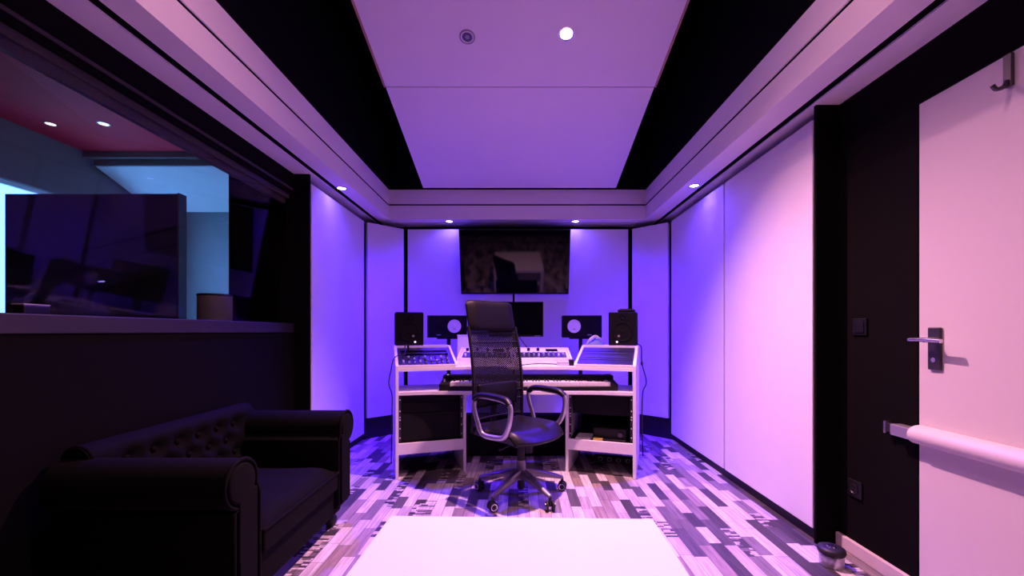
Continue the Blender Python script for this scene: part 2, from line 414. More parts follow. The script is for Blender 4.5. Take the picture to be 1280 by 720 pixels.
for px, py, x, y, lab in ((428, 235, -1.445, 3.40, 'lit violet downlight in the left soffit'), (867, 232, 1.412, 3.34, 'lit violet downlight in the right soffit'),
                 (562, 277, -.735, 4.425, 'lit violet downlight in the back soffit left of the screen centre'), (719, 277, .607, 4.425, 'lit violet downlight in the back soffit right of the screen centre')):
    downlight((x, y, ZS), (0, 0, -1), lab, M_LENSBLUE, .042)
    aim = Vector((math.copysign(.25, x) if abs(x) > 1 else 0, .25 if y > 4 else 0, -1))
    spot('blue_spot', (x, y, ZS-.012), aim, PB, BLUE, 158, .75, .035, 3.0)
yl = 2.669
pl = Vector((.308, yl, cloud_z(yl)))
downlight(pl, CN, 'glaring lit spotlight in the hanging ceiling panel', M_LENSPINK, .05)
PINK = (1.0, .44, .60)
spot('pink_spot', pl + CN*.02, CN, 700, PINK, 108, 1.0, .035)
yo = 1369.2/(414-46+141); po = Vector(((584-648)*yo/F, yo, cloud_z(yo)))
off_light = downlight(po, CN, 'unlit round spotlight in the hanging ceiling panel, left of the glaring one', M_LENSOFF, .05, rim=M_ALUDK)
rg = MB(off_light)
rg.lathe([(.033, .003), (.040, .0075), (.044, .003)], po, CN, 28, False)
obj('reflector_ring', rg, M_KEY, off_light, smooth=True)
obj('bulb', MB(off_light).lathe([(1e-4, .006), (.012, .005), (.015, .002)], po, CN, 20, False), M_GREYPL, off_light)
for x in (-.37, .37):
    pn = Vector((x, 1.15, cloud_z(1.15)))
    downlight(pn, CN, 'lit spotlight in the ceiling panel above the viewer', M_LENSPINK, .05, group='spotlights above the viewer')
    spot('pink_spot', pn + CN*.02, CN, 54, PINK, 160, .6, .035)

# ------------------------------------------------------------------ booth window
wn = bpy.data.objects.new('window_1', None); COL.objects.link(wn); wn['kind'] = 'structure'
wn.matrix_basis = Matrix.Translation((XL-.2, 1.7, WZ0)); wn['label'] = 'wide studio window looking into the booth'; wn['category'] = 'window'
obj('sill', MB(wn).box(XB-.01, XL+.008, WY0, WY1, WZ0+.001, 1.16), M_SILL, wn, bevel=.004)
obj('head_lining', MB(wn).box(XL-.085, XL-.0, WY0+.0125, WY1-.0125, 2.112, WZ1), M_BLACKW, wn)
for dx0, dx1, z0, z1 in ((-.006, .005, 2.14, 2.156), (-.034, -.020, 2.078, 2.112), (-.079, -.050, 2.045, 2.112)):
    obj('head_rail', MB(wn).box(XL+dx0, XL+dx1, WY0+.013, WY1-.013, z0, z1), M_FRAME, wn, bevel=.002)
obj('jamb', MB(wn).box(XB, XL, WY1-.012, WY1, 1.16, WZ1).box(XB, XL, WY0, WY0+.012, 1.16, WZ1), M_BLACKW, wn)
def pane(xb, xt, zb, zt):
    th = .006
    return MB(wn).prism([(xb, zb), (xb+th, zb), (xt+th, zt), (xt, zt)], WY0+.013, WY1-.013, 'y')
obj('pane', pane(-1.795, -1.70, 1.162, 2.10), M_GLASS, wn)
obj('pane', pane(-1.818, -1.962, 1.162, 2.30), M_GLASS, wn)

# ------------------------------------------------------------------ booth beyond the window
BX = -4.36; BY1 = 5.30; BY0 = -.6; BZ = 2.90
struct('floor_booth', MB().box(BX-.1, XB, BY0, BY1, -.08, 0), M_BOOTHW, 'pale floor of the booth', 'floor')
wb = MB()
wy0, wy1, wz0, wz1 = 3.45, 4.75, .55, 2.40
wb.box(BX-.12, BX, BY0, wy0, 0, 3.2).box(BX-.12, BX, wy1, BY1, 0, 3.2).box(BX-.12, BX, wy0, wy1, 0, wz0).box(BX-.12, BX, wy0, wy1, wz1, 3.2)
struct('wall_booth_left', wb, M_BOOTHG, 'grey far side wall of the booth with a daylight window', 'wall')
struct('wall_booth_back', MB().box(BX-.1, XB, BY1, BY1+.1, 0, 3.2), M_BOOTHW, 'pale end wall of the booth', 'wall')
struct('wall_booth_front', MB().box(BX-.1, XB, BY0-.1, BY0, 0, 3.2), M_BOOTHG, 'grey near end wall of the booth', 'wall')
struct('ceiling_booth', MB().box(BX, XB, BY0, 4.16, BZ, BZ+.05), M_RED, 'dark red ceiling of the booth', 'ceiling')
struct('ceiling_booth_rear', MB().box(BX, XB, 4.16, BY1, 3.1, 3.15), M_BOOTHG, 'grey ceiling over the rear of the booth', 'ceiling')
struct('trim_7', MB().box(BX, XB, 4.16, 4.20, 2.84, 3.1), M_BOOTHG, 'grey fascia at the edge of the red ceiling', 'trim')
struct('trim_8', MB().box(BX, XB, BY1-.02, BY1, 2.47, 2.62), M_BOOTHW, 'pale rail along the booth end wall', 'trim')
bc = thing('ceiling_cloud', 'tilted white ceiling panel inside the booth, seen through the window', 'ceiling panel', (-3.2, 4.6, 2.6))
obj('board', MB(bc).prism([(4.24, 2.78), (4.945, 2.516), (4.96, 2.556), (4.255, 2.82)], -4.31, XB-.02, 'x'), M_CLOUD, bc)
obj('front_edge', MB(bc).box(-4.31, XB-.02, 4.222, 4.239, 2.785, 2.835), M_GOBOE, bc)
w2 = bpy.data.objects.new('window_2', None); COL.objects.link(w2); w2['kind'] = 'structure'; w2['label'] = 'daylight window of the booth behind the dark screen'; w2['category'] = 'window'
w2.matrix_basis = Matrix.Translation((BX-.06, 4.1, wz0))
f2 = MB(w2)
for a in ((wy0, wy0+.04, wz0, wz1), (wy1-.04, wy1, wz0, wz1), (wy0, wy1, wz0, wz0+.04), (wy0, wy1, wz1-.04, wz1), (4.08, 4.12, wz0, wz1)):
    f2.box(BX-.08, BX-.04, *a)
obj('frame', f2, M_WHITE, w2)
obj('pane', MB(w2).box(BX-.063, BX-.057, wy0+.04, wy1-.04, wz0+.04, wz1-.04), M_GLASS, w2)
for x, l in ((-4.06, 'small downlight in the red booth ceiling, nearer the outer wall'), (-3.60, 'small downlight in the red booth ceiling, nearer the studio window')):
    downlight((x, 3.61, BZ), (0, 0, -1), l, M_LENSBOOTH, .045)
    spot('booth_spot', (x, 3.61, BZ-.01), (0, 0, -1), 45, (1, .72, .75), 64, .8, .03)
gb = thing('acoustic_screen', 'big dark upholstered screen standing inside the booth', 'acoustic screen', (-3.49, 3.45, 0))
obj('fabric_panel', MB(gb).box(-4.2, -2.79, 3.40, 3.47, .06, 2.225), M_PURPLE, gb, bevel=.006)
obj('timber_edge', MB(gb).box(-2.789, -2.775, 3.40, 3.48, .06, 2.23).box(-4.2, -2.79, 3.471, 3.48, .06, 2.23), M_GOBOE, gb)
obj('foot', MB(gb).box(-4.1, -4.04, 3.25, 3.62, 0, .06), M_GOBOE, gb); obj('foot', MB(gb).box(-2.95, -2.89, 3.25, 3.62, 0, .06), M_GOBOE, gb)
cz = 1.161
cn = thing('canister', 'grey felt canister standing on the sill behind the glass', 'canister', (-2.035, 2.79, cz))
obj('body', MB(cn).lathe([(.001, 0), (.092, 0), (.098, .004), (.098, .18), (.094, .185), (.088, .185), (.086, .15), (.001, .15)], (-2.035, 2.79, cz), (0, 0, 1), 32, False), M_CAN, cn, smooth=True)
obj('rim_band', MB(cn).lathe([(.099, .172), (.1005, .174), (.1005, .184), (.099, .186)], (-2.035, 2.79, cz), (0, 0, 1), 32, False), M_RUBBER, cn, smooth=True)
sb = thing('small_box', 'small dark box lying on the near end of the window sill', 'box', (-1.745, 1.49, 1.161), .1)
obj('body', MB(sb, sb.matrix_basis).box(-.02, .02, -.045, .045, 0, .03), M_PLASTIC, sb, bevel=.004)
obj('lid', MB(sb, sb.matrix_basis).box(-.021, .021, -.046, .046, .03, .036), M_GREYPL, sb, bevel=.002)

# ------------------------------------------------------------------ door
dr = bpy.data.objects.new('door_1', None); COL.objects.link(dr); dr['kind'] = 'structure'; dr['label'] = 'white door with push bar in the black right wall'; dr['category'] = 'door'
dr.matrix_basis = Matrix.Translation((XR, (DY0+DY1)/2, 0))
obj('leaf', MB(dr).box(XR+.002, XR+.045, DY0+.004, DY1-.004, .006, DZ-.004), M_DOOR, dr, bevel=.003)
HY = 1.655
hp = obj('handle_plate', MB(dr).box(XR-.008, XR+.002, HY-.026, HY+.026, .945, 1.115), M_DARKMET, dr, bevel=.004)
lv = MB(dr)
lv.cyl((XR-.006, HY, 1.065), (XR-.05, HY, 1.065), .010)
lv.tube(spline([(XR-.047, HY+.062, 1.065), (XR-.05, HY, 1.066), (XR-.05, HY-.07, 1.062)], 5), .0085, 10)
obj('lever', lv, M_CHROME, dr, smooth=True)
obj('keyhole', MB(dr).cyl((XR-.0075, HY, .985), (XR-.011, HY, .985), .009), M_CHROME, dr)
pbar = MB(dr)
prof = [(math.cos(a)*.048 - .0, math.sin(a)*.038) for a in [PI/2 + PI*i/14 for i in range(15)]]
prof = [(XR-.012+p[0], .675+p[1]) for p in prof] + [(XR-.0, .637), (XR-.0, .713)]
pbar.prism(prof, DY0+.05, DY1-.015, 'y')
obj('push_bar', pbar, M_DOOR, dr, smooth=True)
obj('bar_end', MB(dr).box(XR-.05, XR-.002, DY1-.014, DY1+.075, .652, .700), M_ALU, dr, bevel=.005)
obj('strike', MB(dr).box(XR-.03, XR-.001, DY1+.078, DY1+.115, .655, .695), M_RUBBER, dr, bevel=.004)
obj('strike_plate', MB(dr).box(XR-.032, XR-.001, DY1+.116, DY1+.128, .648, .702), M_CHROME, dr, bevel=.002)
hk = thing('coat_hook', 'dark metal hook at the top of the white door', 'hook', (XR, 1.40, 1.93))
q = at(1262, 72, 1.405)
h = MB(hk); h.box(XR-.012, XR+.001, 1.392, 1.416, 1.925, 2.035)
obj('strap', h, M_DARKMET, hk, bevel=.002)
obj('hook', MB(hk).tube(spline([(XR-.012, 1.404, 1.945), (XR-.022, 1.404, 1.925), (XR-.045, 1.406, 1.918), (XR-.056, 1.408, 1.932)], 5), .007, 8), M_DARKMET, hk, smooth=True)

# switch, socket, door stop
sw = thing('light_switch', 'black light switch on the black wall beside the door', 'switch', (XR, 2.02, 1.10))
c = (XR, XR*F/(1076-CX), H)
obj('plate', MB(sw).box(XR-.009, XR, c[1]-.042, c[1]+.042, 1.08, 1.162), M_PLASTIC, sw, bevel=.003)
obj('rocker', MB(sw).box(XR-.013, XR-.008, c[1]-.03, c[1]+.03, 1.092, 1.15), M_PLASTIC, sw, bevel=.002)
ys = XR*F/(1070-CX); zsk = H-(611-CY)*ys/F
so = thing('wall_socket', 'black power socket low on the black wall beside the door', 'socket', (XR, ys, zsk))
obj('plate', MB(so).box(XR-.01, XR, ys-.042, ys+.042, zsk-.042, zsk+.042), M_PLASTIC, so, bevel=.004)
obj('well', MB(so).lathe([(.021, .0), (.026, .004), (.023, .006), (.019, .001)], (XR-.009, ys, zsk), (-1, 0, 0), 24, False), M_PLASTIC, so, smooth=True)
for dz in (-.01, .01): obj('contact', MB(so).cyl((XR-.0095, ys+dz, zsk), (XR-.012, ys+dz, zsk), .003, seg=8), M_DARKMET, so)
ds = thing('door_stop', 'round steel door stop with black rubber top on the floor by the skirting', 'door stop', (1.475, 1.96, 0))
obj('steel_base', MB(ds).lathe([(.001, 0), (.048, 0), (.05, .004), (.05, .05), (.047, .054), (.001, .054)], ds.location, (0, 0, 1), 32, False), M_ALU, ds, smooth=True)
obj('rubber_ring', MB(ds).lathe([(.040, .054), (.054, .058), (.058, .068), (.054, .080), (.042, .086), (.020, .087)], ds.location, (0, 0, 1), 32, False), M_RUBBER, ds, smooth=True)
obj('cap', MB(ds).lathe([(.001, .092), (.018, .091), (.021, .086), (.001, .086)], ds.location, (0, 0, 1), 24, False), M_CHROME, ds, smooth=True)

# ------------------------------------------------------------------ coffee table
tb = thing('coffee_table', 'low square white coffee table in front of the viewer', 'table', (-.005, .995, 0), math.radians(-1.6))
Mt = tb.matrix_basis
obj('tabletop', MB(tb, Mt).box(-.458, .458, -.46, .46, .40, .45), M_TABLE, tb, bevel=.003)
for sx in (-1, 1):
    for sy in (-1, 1):
        obj('leg', MB(tb, Mt).box(sx*.428-.028, sx*.428+.028, sy*.43-.028, sy*.43+.028, 0, .40), M_TABLE, tb, bevel=.002)
obj('lower_shelf', MB(tb, Mt).box(-.40, .40, -.41, .41, .13, .145), M_TABLE, tb)

# ------------------------------------------------------------------ sofa
sf = thing('sofa', 'black buttoned velvet sofa with rolled arms below the booth window', 'sofa', (-1.3, 1.94, 0))
XBK = -1.645; XF = -.985
def arm(y_in, sgn, name='arm'):
    # sgn -1: near arm (rolls toward -y), +1: far arm; profile in (y,z)
    yc = y_in + sgn*.085
    pr = [(y_in, .12), (y_in, .50)]
    R = .088; zc = .555
    for i in range(0, 21):
        a = math.radians(200 - 290*i/20) if sgn > 0 else math.radians(-20 + 290*i/20)
        pr.append((yc + sgn*.025 + R*math.cos(a), zc + R*math.sin(a)))
    yo = y_in + sgn*.150
    pr += [(yo, .46), (yo, .12)]
    o = obj(name, MB(sf).prism(pr, XBK+.02, XF-.012, 'x'), M_VELVET, sf, bevel=.018, smooth=True, segs=3)
    # front facing with a scroll and piping
    m2 = MB(sf)
    ctr = (XF-.014, yc+sgn*.025, zc)
    m2.lathe([(.001, .016), (.05, .018), (.070, .014), (.076, 0), (.001, 0)], ctr, (1, 0, 0), 28, False)
    m2.box(XF-.014, XF+.002, min(y_in+sgn*.03, yo-sgn*.02), max(y_in+sgn*.03, yo-sgn*.02), .14, .52)
    obj('arm_facing', m2, M_VELVET, o, smooth=True, bevel=.004)
    m3 = MB(sf)
    pts = [(XF-.008, y_in+sgn*.006, .14), (XF-.008, y_in+sgn*.006, .49)]
    for i in range(0, 21):
        a = math.radians(195 - 280*i/20) if sgn > 0 else math.radians(-15 + 280*i/20)
        pts.append((XF-.008, yc+sgn*.025+(R-.002)*math.cos(a), zc+(R-.002)*math.sin(a)))
    pts += [(XF-.008, yo-sgn*.004, .46), (XF-.008, yo-sgn*.004, .14)]
    m3.tube(pts, .007, 8)
    obj('piping', m3, M_VELVET, o, smooth=True)
    return o
arm(1.60, -1); arm(2.29, 1)
obj('base', MB(sf).box(XBK+.02, XF-.03, 1.50, 2.39, .075, .24), M_VELVET, sf, bevel=.02, segs=3)
# cushion
def cush(u, v):
    x = XBK+.17 + u*(XF-.0-(XBK+.17)); y = 1.612 + v*(2.278-1.612)
    eu = min(u, 1-u)*2; ev = min(v, 1-v)*2
    e = (1-(1-min(eu*2.5, 1))**3)*(1-(1-min(ev*2.5, 1))**3)
    w = .006*math.sin(9*x+14*y)*math.sin(21*y-6*x)
    return (x, y, .325 + .055*e + w*e)
cm = MB(sf); g = cm.grid(cush, 26, 26)
nu = 26; rim = [g[i][0] for i in range(nu+1)] + [g[nu][j] for j in range(1, nu+1)] + [g[i][nu] for i in range(nu-1, -1, -1)] + [g[0][j] for j in range(nu-1, 0, -1)]
low = [cm.bm.verts.new((v.co.x, v.co.y, .235)) for v in rim]
for i in range(len(rim)): cm.f([rim[i], rim[(i+1) % len(rim)], low[(i+1) % len(rim)], low[i]])
cm.f(low)
cu = obj('seat_cushion', cm, M_VELVET, sf, smooth=True, bevel=.012, segs=3)
obj('piping', MB(sf).tube([(v[0], v[1], v[2]+.002) for v in [cush(i/20, 0) for i in range(21)] + [cush(1, j/20) for j in range(1, 21)] + [cush(1-i/20, 1) for i in range(1, 21)]], .006, 8), M_VELVET, cu, smooth=True)
# tufted back with rolled top
btn = []
for r_, zz in enumerate((.45, .525, .60)):
    for k in range(6):
        yy = 1.64 + (k + (.5 if r_ % 2 else 0))*.122
        if yy < 2.27: btn.append((yy, zz))
def backf(u, v):
    y = 1.49 + u*.91; t = v
    if t < .62:
        z = .34 + t/.62*.29; x = XBK+.135 - .02*(t/.62)
    else:
        a = (t-.62)/.38*PI*1.05
        z = .63 + .052*math.sin(a); x = XBK+.062 + .053*math.cos(a)
    d = 0
    for by, bz in btn:
        q2 = ((y-by)/.045)**2 + ((z-bz)/.035)**2
        d = max(d, math.exp(-q2))
    if t < .75: x -= .030*d
    return (x, y, z)
bm_ = MB(sf); g = bm_.grid(backf, 96, 40)
bk = obj('backrest', bm_, M_VELVET, sf, smooth=True, solid=.012)
ep = [(backf(0, v/30)[0], backf(0, v/30)[2]) for v in range(31)]
for y in (1.484, 2.396): obj('roll_end', MB(sf).prism(ep, y, y+.012, 'y'), M_VELVET, bk)
obj('back_panel', MB(sf).box(XBK, XBK+.06, 1.48, 2.41, .10, .62), M_VELVET, bk, bevel=.015)
for by, bz in btn:
    obj('button', MB(sf).ball((XBK+.118-.02*((bz-.34)/.29), by, bz), .010, .013, .013, 12, 8), M_VELVET, bk, smooth=True)
for x in (XBK+.08, XF-.075):
    for y in (1.54, 2.35):
        obj('foot', MB(sf).lathe([(.016, 0), (.022, .004), (.034, .03), (.032, .05), (.024, .06), (.028, .078)], (x, y, 0), (0, 0, 1), 20), M_RUBBER, sf, smooth=True)

# ------------------------------------------------------------------ desk
DX = -.02
dk = thing('studio_desk', 'white winged studio desk with side racks and sloped risers', 'desk', (DX, 3.40, 0))
OX = .89; OY = 3.08; WW = .53
UX, UY = .949, .316
def wing(s):
    # columns: a (outer -> inner), d (depth), z
    return Matrix(((-s*UX, s*UY, 0, DX+s*OX), (UY, UX, 0, OY), (0, 0, 1, 0), (0, 0, 0, 1)))
def wp(s, a, d, z=0): return wing(s) @ Vector((a, d, z))
def W2(s, a, d): p = wp(s, a, d); return (p.x, p.y)
ZD = .825
RD = .66
top_poly = [W2(-1, .0, -.004), W2(-1, WW, -.004), W2(1, WW, -.004), W2(1, .0, -.004), W2(1, .0, RD), W2(1, .40, RD), W2(-1, .40, RD), W2(-1, .0, RD)]
obj('desktop', MB(dk).prism(top_poly, ZD-.026, ZD, 'z'), M_WHITE, dk, bevel=.002)
SHZ = .646
sh_poly = [W2(-1, .022, .004), (-.66, 3.142), (.62, 3.142), W2(1, .022, .004), W2(1, .022, .42), W2(1, WW, .40), W2(-1, WW, .40), W2(-1, .022, .42)]
obj('keyboard_shelf', MB(dk).prism(sh_poly, SHZ-.026, SHZ, 'z'), M_WHITE, dk, bevel=.002)
RISE = [(0, 0), (0, .842), (.40, .978), (RD, .978), (RD, 0)]
for s in (-1, 1):
    M = wing(s)
    obj('side_panel', MB(dk, M).prism([(p[0]-.006, p[1]) if p[0] == 0 else p for p in RISE], 0, .022, 'x'), M_WHITE, dk, bevel=.002)
    obj('inner_leg', MB(dk, M).box(WW-.022, WW, .002, .60, 0, SHZ-.026), M_WHITE, dk, bevel=.002)
    obj('cross_rail', MB(dk, M).box(.022, WW-.022, .004, .022, .178, .262), M_WHITE, dk, bevel=.002)
    obj('rack_floor', MB(dk, M).box(.022, WW-.022, .022, .45, .235, .25), M_MATTE, dk)
    obj('back_board', MB(dk, M).box(.022, WW-.022, .575, .59, .02, .61), M_MATTE, dk)
    obj('riser_side', MB(dk, M).prism([(.02, ZD), (.02, .842), (.40, .978), (RD, .978), (RD, ZD)], .448, .468, 'x'), M_WHITE, dk, bevel=.002)
    obj('riser_lip', MB(dk, M).box(.022, .448, -.003, .016, ZD, .846), M_WHITE, dk, bevel=.002)
    obj('speaker_ledge', MB(dk, M).box(.022, .448, .385, RD, .958, .978), M_WHITE, dk, bevel=.002)
    for a in (.024, WW-.024-.018):
        rr = obj('rack_rail', MB(dk, M).box(a, a+.018, .026, .030, .27, .618), M_GEARDK, dk)
        for z in (.30, .37, .435, .455, .50, .585): obj('rack_screw', MB(dk, M).cyl((a+.009, .026, z), (a+.009, .021, z), .0046, seg=10), M_KEY, rr)
obj('low_back_board', MB(dk).box(DX-.56, DX+.56, 3.67, 3.69, .0, .36), M_MATTE, dk)
# centre bridge with its own slope
CBX0, CBX1 = -.50, .435
cbp = [(3.365, ZD), (3.365, .880), (3.625, .956), (3.70, .956), (3.70, ZD)]
obj('bridge_side', MB(dk).prism(cbp, CBX0, CBX0+.018, 'x'), M_WHITE, dk, bevel=.002)
obj('bridge_side', MB(dk).prism(cbp, CBX1-.018, CBX1, 'x'), M_WHITE, dk, bevel=.002)
obj('bridge_lip', MB(dk).box(CBX0+.018, CBX1-.018, 3.363, 3.379, ZD, .884), M_WHITE, dk, bevel=.002)
obj('bridge_top', MB(dk).box(CBX0+.018, CBX1-.018, 3.620, 3.70, .938, .956), M_WHITE, dk, bevel=.002)

# sloped gear plates
def slope_frame(M, p0, p1):
    # local frame on a slope: x along a, y up the slope, z out of it
    d = Vector((0, p1[0]-p0[0], p1[1]-p0[1])); L = d.length; d.normalize()
    n = Vector((0, -d.z, d.y))
    m = Matrix(((1, 0, 0, 0), (0, d.y, n.y, p0[0]), (0, d.z, n.z, p0[1]), (0, 0, 0, 1)))
    return M @ m, L
def knob_mb(root, M, x, y, r, h, z0):
    return MB(root, M).lathe([(r*1.05, z0), (r, z0+h*.25), (r*.9, z0+h), (r*.5, z0+h*1.02), (1e-4, z0+h*1.02)], (x, y, 0), (0, 0, 1), 14, True)
# left riser: mixer with knobs
Ms, SLn = slope_frame(wing(-1), (.02, .848), (.395, .974))
mx_ = thing('mixer', 'dark mixer full of small knobs set in the left sloped riser', 'mixer', wp(-1, .235, .2, .90))
obj('case', MB(mx_, Ms).box(.026, .444, .012, SLn-.03, -.05, -.004), M_GEAR, mx_, bevel=.003)
for j, yy in enumerate((.06, .10, .14)):
    for k in range(9):
        obj('knob', knob_mb(mx_, Ms, .06+k*.042, yy, .0085, .016, -.004), M_DARKMET if (k+j) % 3 else M_SILVER, mx_, smooth=True)
fd = MB(mx_, Ms)
for k in range(9):
    obj('fader', MB(mx_, Ms).box(.053+k*.042, .067+k*.042, .025, .037, -.004, .012), M_GREYPL, mx_, bevel=.002)
for j in range(2): obj('display_strip', MB(mx_, Ms).box(.05, .42, .19+j*.07, .225+j*.07, -.004, .001), M_GREYPL if j == 5 else M_SCREEN, mx_)
# a pair of plugs and cable loops on the mixer
cb = thing('patch_cable', 'thin black cable looping over the mixer and down the left side of the desk', 'cable', wp(-1, .06, .3, .93))
pts = [Ms @ Vector((.11, .30, .004)), Ms @ Vector((.10, .29, .05)), Ms @ Vector((.08, .25, .05)), Ms @ Vector((.075, .14, .028)), Ms @ Vector((.02, .09, .040)), Ms @ Vector((-.012, .08, .01)), wp(-1, -.03, .10, .80), wp(-1, -.045, .12, .70), wp(-1, -.02, .16, .60), wp(-1, -.018, .30, .40), wp(-1, -.02, .4, .006)]
obj('lead', MB(cb).tube(spline(pts, 7), .004, 8), M_RUBBER, cb, smooth=True)
obj('plug', MB(cb).cyl(Ms @ Vector((.11, .30, -.003)), Ms @ Vector((.109, .298, .04)), .008), M_RUBBER, cb, smooth=True)
cb2 = thing('patch_cable', 'black cable draped along the front of the knobs on the left riser', 'cable', wp(-1, .3, .05, .86))
pts = [Ms @ Vector((.20, .09, .020)), Ms @ Vector((.20, .05, .03)), Ms @ Vector((.25, .020, .018)), Ms @ Vector((.32, .022, .019)), Ms @ Vector((.38, .05, .026)), Ms @ Vector((.40, .11, .022)), Ms @ Vector((.40, .16, .006))]
obj('lead', MB(cb2).tube(spline(pts, 7), .004, 8), M_RUBBER, cb2, smooth=True)
obj('plug', MB(cb2).cyl(Ms @ Vector((.40, .16, -.003)), Ms @ Vector((.40, .158, .03)), .007), M_RUBBER, cb2, smooth=True)
# right riser: blank rack strips
Mr, SRn = slope_frame(wing(1), (.02, .848), (.395, .974))
labs = ('lowest of the dark blank rack strips in the right sloped riser', 'second lowest dark rack strip in the right sloped riser', 'second highest dark rack strip in the right sloped riser', 'topmost dark rack strip in the right sloped riser')
for k in range(4):
    y0 = .012 + k*.089; y1 = y0 + .085
    u = thing('rack_unit', labs[k], 'rack panel', Mr @ Vector((.235, (y0+y1)/2, 0)), 0, 'rack strips in the right riser')
    obj('plate', MB(u, Mr).box(.026, .444, y0, y1, -.02, -.004+.002*(k % 2)), M_GEAR, u, bevel=.002)
    for a in (.034, .436):
        for yy in (y0+.02, y1-.02): obj('screw', MB(u, Mr).cyl((a, yy, -.004), (a, yy, .002), .004, seg=10), M_CHROME, u)
    if k in (1, 2): obj('slot_line', MB(u, Mr).box(.07, .40, y0+.035, y0+.048, -.004, -.0005+.002*(k % 2)), M_SLOTLINE, u)
# centre bridge gear
Mb, SBn = slope_frame(Matrix.Identity(4), (3.378, .884), (3.62, .954))
def centre_gear(x0, x1, label, ncol):
    t = thing('control_surface', label, 'controller', Mb @ Vector(((x0+x1)/2, .12, 0)))
    obj('case', MB(t, Mb).box(x0, x1, .004, SBn-.004, -.04, -.003), M_WHITE, t, bevel=.003)
    obj('control_strip', MB(t, Mb).box(x0+.02, x1-.02, .012, .135, -.003, .001), M_GEAR, t)
    obj('display', MB(t, Mb).box(x0+(x1-x0)*.6, x0+(x1-x0)*.82, .165, .215, -.003, .004), M_SCREEN, t)
    for k in range(ncol):
        xx = x0+.045 + k*(x1-x0-.09)/(ncol-1)
        for yy in (.04, .09): obj('knob', knob_mb(t, Mb, xx, yy, .009, .02, .001), M_KEY if (k*3+int(yy*100)) % 4 == 0 else M_GREYPL, t, smooth=True)
        if k % 2 == 0 and not (.55 < (xx-x0)/(x1-x0) < .86):
            obj('encoder', knob_mb(t, Mb, xx, .19, .013, .022, -.003), M_PLASTIC, t, smooth=True)
centre_gear(CBX0+.02, -.045, 'white control surface left half of the centre riser, behind the chair', 9)
centre_gear(-.04, CBX1-.02, 'white control surface with dark knob strip right half of the centre riser', 10)

# keyboard
ky0, ky1 = 3.155, 3.42
kb = thing('keyboard', 'long black stage piano with white keys on the desk shelf', 'keyboard', (.075, 3.38, SHZ))
KX0, KX1 = -.60, .755
bprof = [(ky0, SHZ+.001), (ky0, .678), (ky0+.006, .681), (ky0+.155, .681), (ky0+.155, .738), (ky0+.17, .746), (ky1, .748), (ky1, SHZ+.001)]
obj('body', MB(kb).prism(bprof, KX0, KX1, 'x'), M_PLASTIC, kb, bevel=.003)
obj('end_cheek', MB(kb).prism([(ky0-.002, SHZ+.0008), (ky0-.002, .700), (ky0+.15, .72), (ky0+.17, .748), (ky1, .750), (ky1, SHZ+.0008)], KX0-.002, KX0+.075, 'x'), M_PLASTIC, kb, bevel=.006)
obj('end_cheek', MB(kb).prism([(ky0-.002, SHZ+.0008), (ky0-.002, .700), (ky0+.15, .72), (ky0+.17, .748), (ky1, .750), (ky1, SHZ+.0008)], KX1-.05, KX1+.002, 'x'), M_PLASTIC, kb, bevel=.006)
kxa, kxb = KX0+.08, KX1-.055
kw = (kxb-kxa)/52
wk = None
for i in range(52):
    x = kxa + (i+.5)*kw
    if wk is None:
        wk = MB().box(-kw/2+.0006, kw/2-.0006, -.07, .07, 0, .030); wk = obj('white_key', wk, M_KEY, kb, bevel=.001); wko = wk
    else:
        wko = wk.copy(); COL.objects.link(wko); wko.parent = kb
    wko.location = Vector((x, ky0+.080, .682)) - kb.location
bk1 = None
for i in range(51):
    if (i+5) % 7 in (0, 1, 3, 4, 5):
        x = kxa + (i+1)*kw
        if bk1 is None:
            bk1 = obj('black_key', MB().prism([(-.045, 0), (-.045, .006), (-.036, .012), (.045, .012), (.045, 0)], -.0055, .0055, 'x'), M_KEYB, kb); bko = bk1
        else:
            bko = bk1.copy(); COL.objects.link(bko); bko.parent = kb
        bko.location = Vector((x, ky0+.104, .712)) - kb.location
for k in range(4): obj('button', MB(kb).box(KX0+.012+k*.016, KX0+.022+k*.016, ky0+.19, ky0+.20, .747, .753), M_LED if k == 1 else M_GREYPL, kb)
obj('wheel', MB(kb).cyl((KX0+.02, ky0+.08, .712), (KX0+.032, ky0+.08, .712), .02), M_GREYPL, kb, smooth=True)

# racks under the desk
labs = ('topmost black rack unit in the left desk rack', 'middle black rack unit in the left desk rack', 'tall lowest black rack unit in the left desk rack')
for k, (z0, z1) in enumerate(((.560, .616), (.48, .557), (.266, .477))):
    u = thing('rack_unit', labs[k], 'rack unit', wp(-1, WW/2, .2, z0), 0, 'black units in the left rack')
    obj('chassis', MB(u, wing(-1)).box(.05, WW-.05, .06, .40, z0+.002, z1-.002), M_GEARDK, u)
    obj('faceplate', MB(u, wing(-1)).box(.043, WW-.043, .040, .059, z0, z1), M_MATTE, u, bevel=.002)
u = thing('rack_unit', 'black blank rack unit at the top of the right desk rack', 'rack unit', wp(1, WW/2, .2, .54))
obj('faceplate', MB(u, wing(1)).box(.043, WW-.043, .07, .088, .45, .600), M_MATTE, u, bevel=.002)
obj('chassis', MB(u, wing(1)).box(.05, WW-.05, .089, .42, .455, .595), M_GEARDK, u)
obj('top_bar', MB(u, wing(1)).box(.043, WW-.043, .06, .075, .604, .610), M_GREYPL, u)
u = thing('audio_interface', 'black box device with a blue glint on the floor of the right rack', 'device', wp(1, .2, .2, .25))
obj('case', MB(u, wing(1)).box(.07, .33, .09, .34, .251, .345), M_PLASTIC, u, bevel=.012)
obj('dial', MB(u, wing(1)).cyl((.12, .09, .30), (.12, .075, .30), .018), M_DARKMET, u, smooth=True)
obj('foot_strip', MB(u, wing(1)).box(.08, .32, .085, .095, .256, .262), M_GREYPL, u)
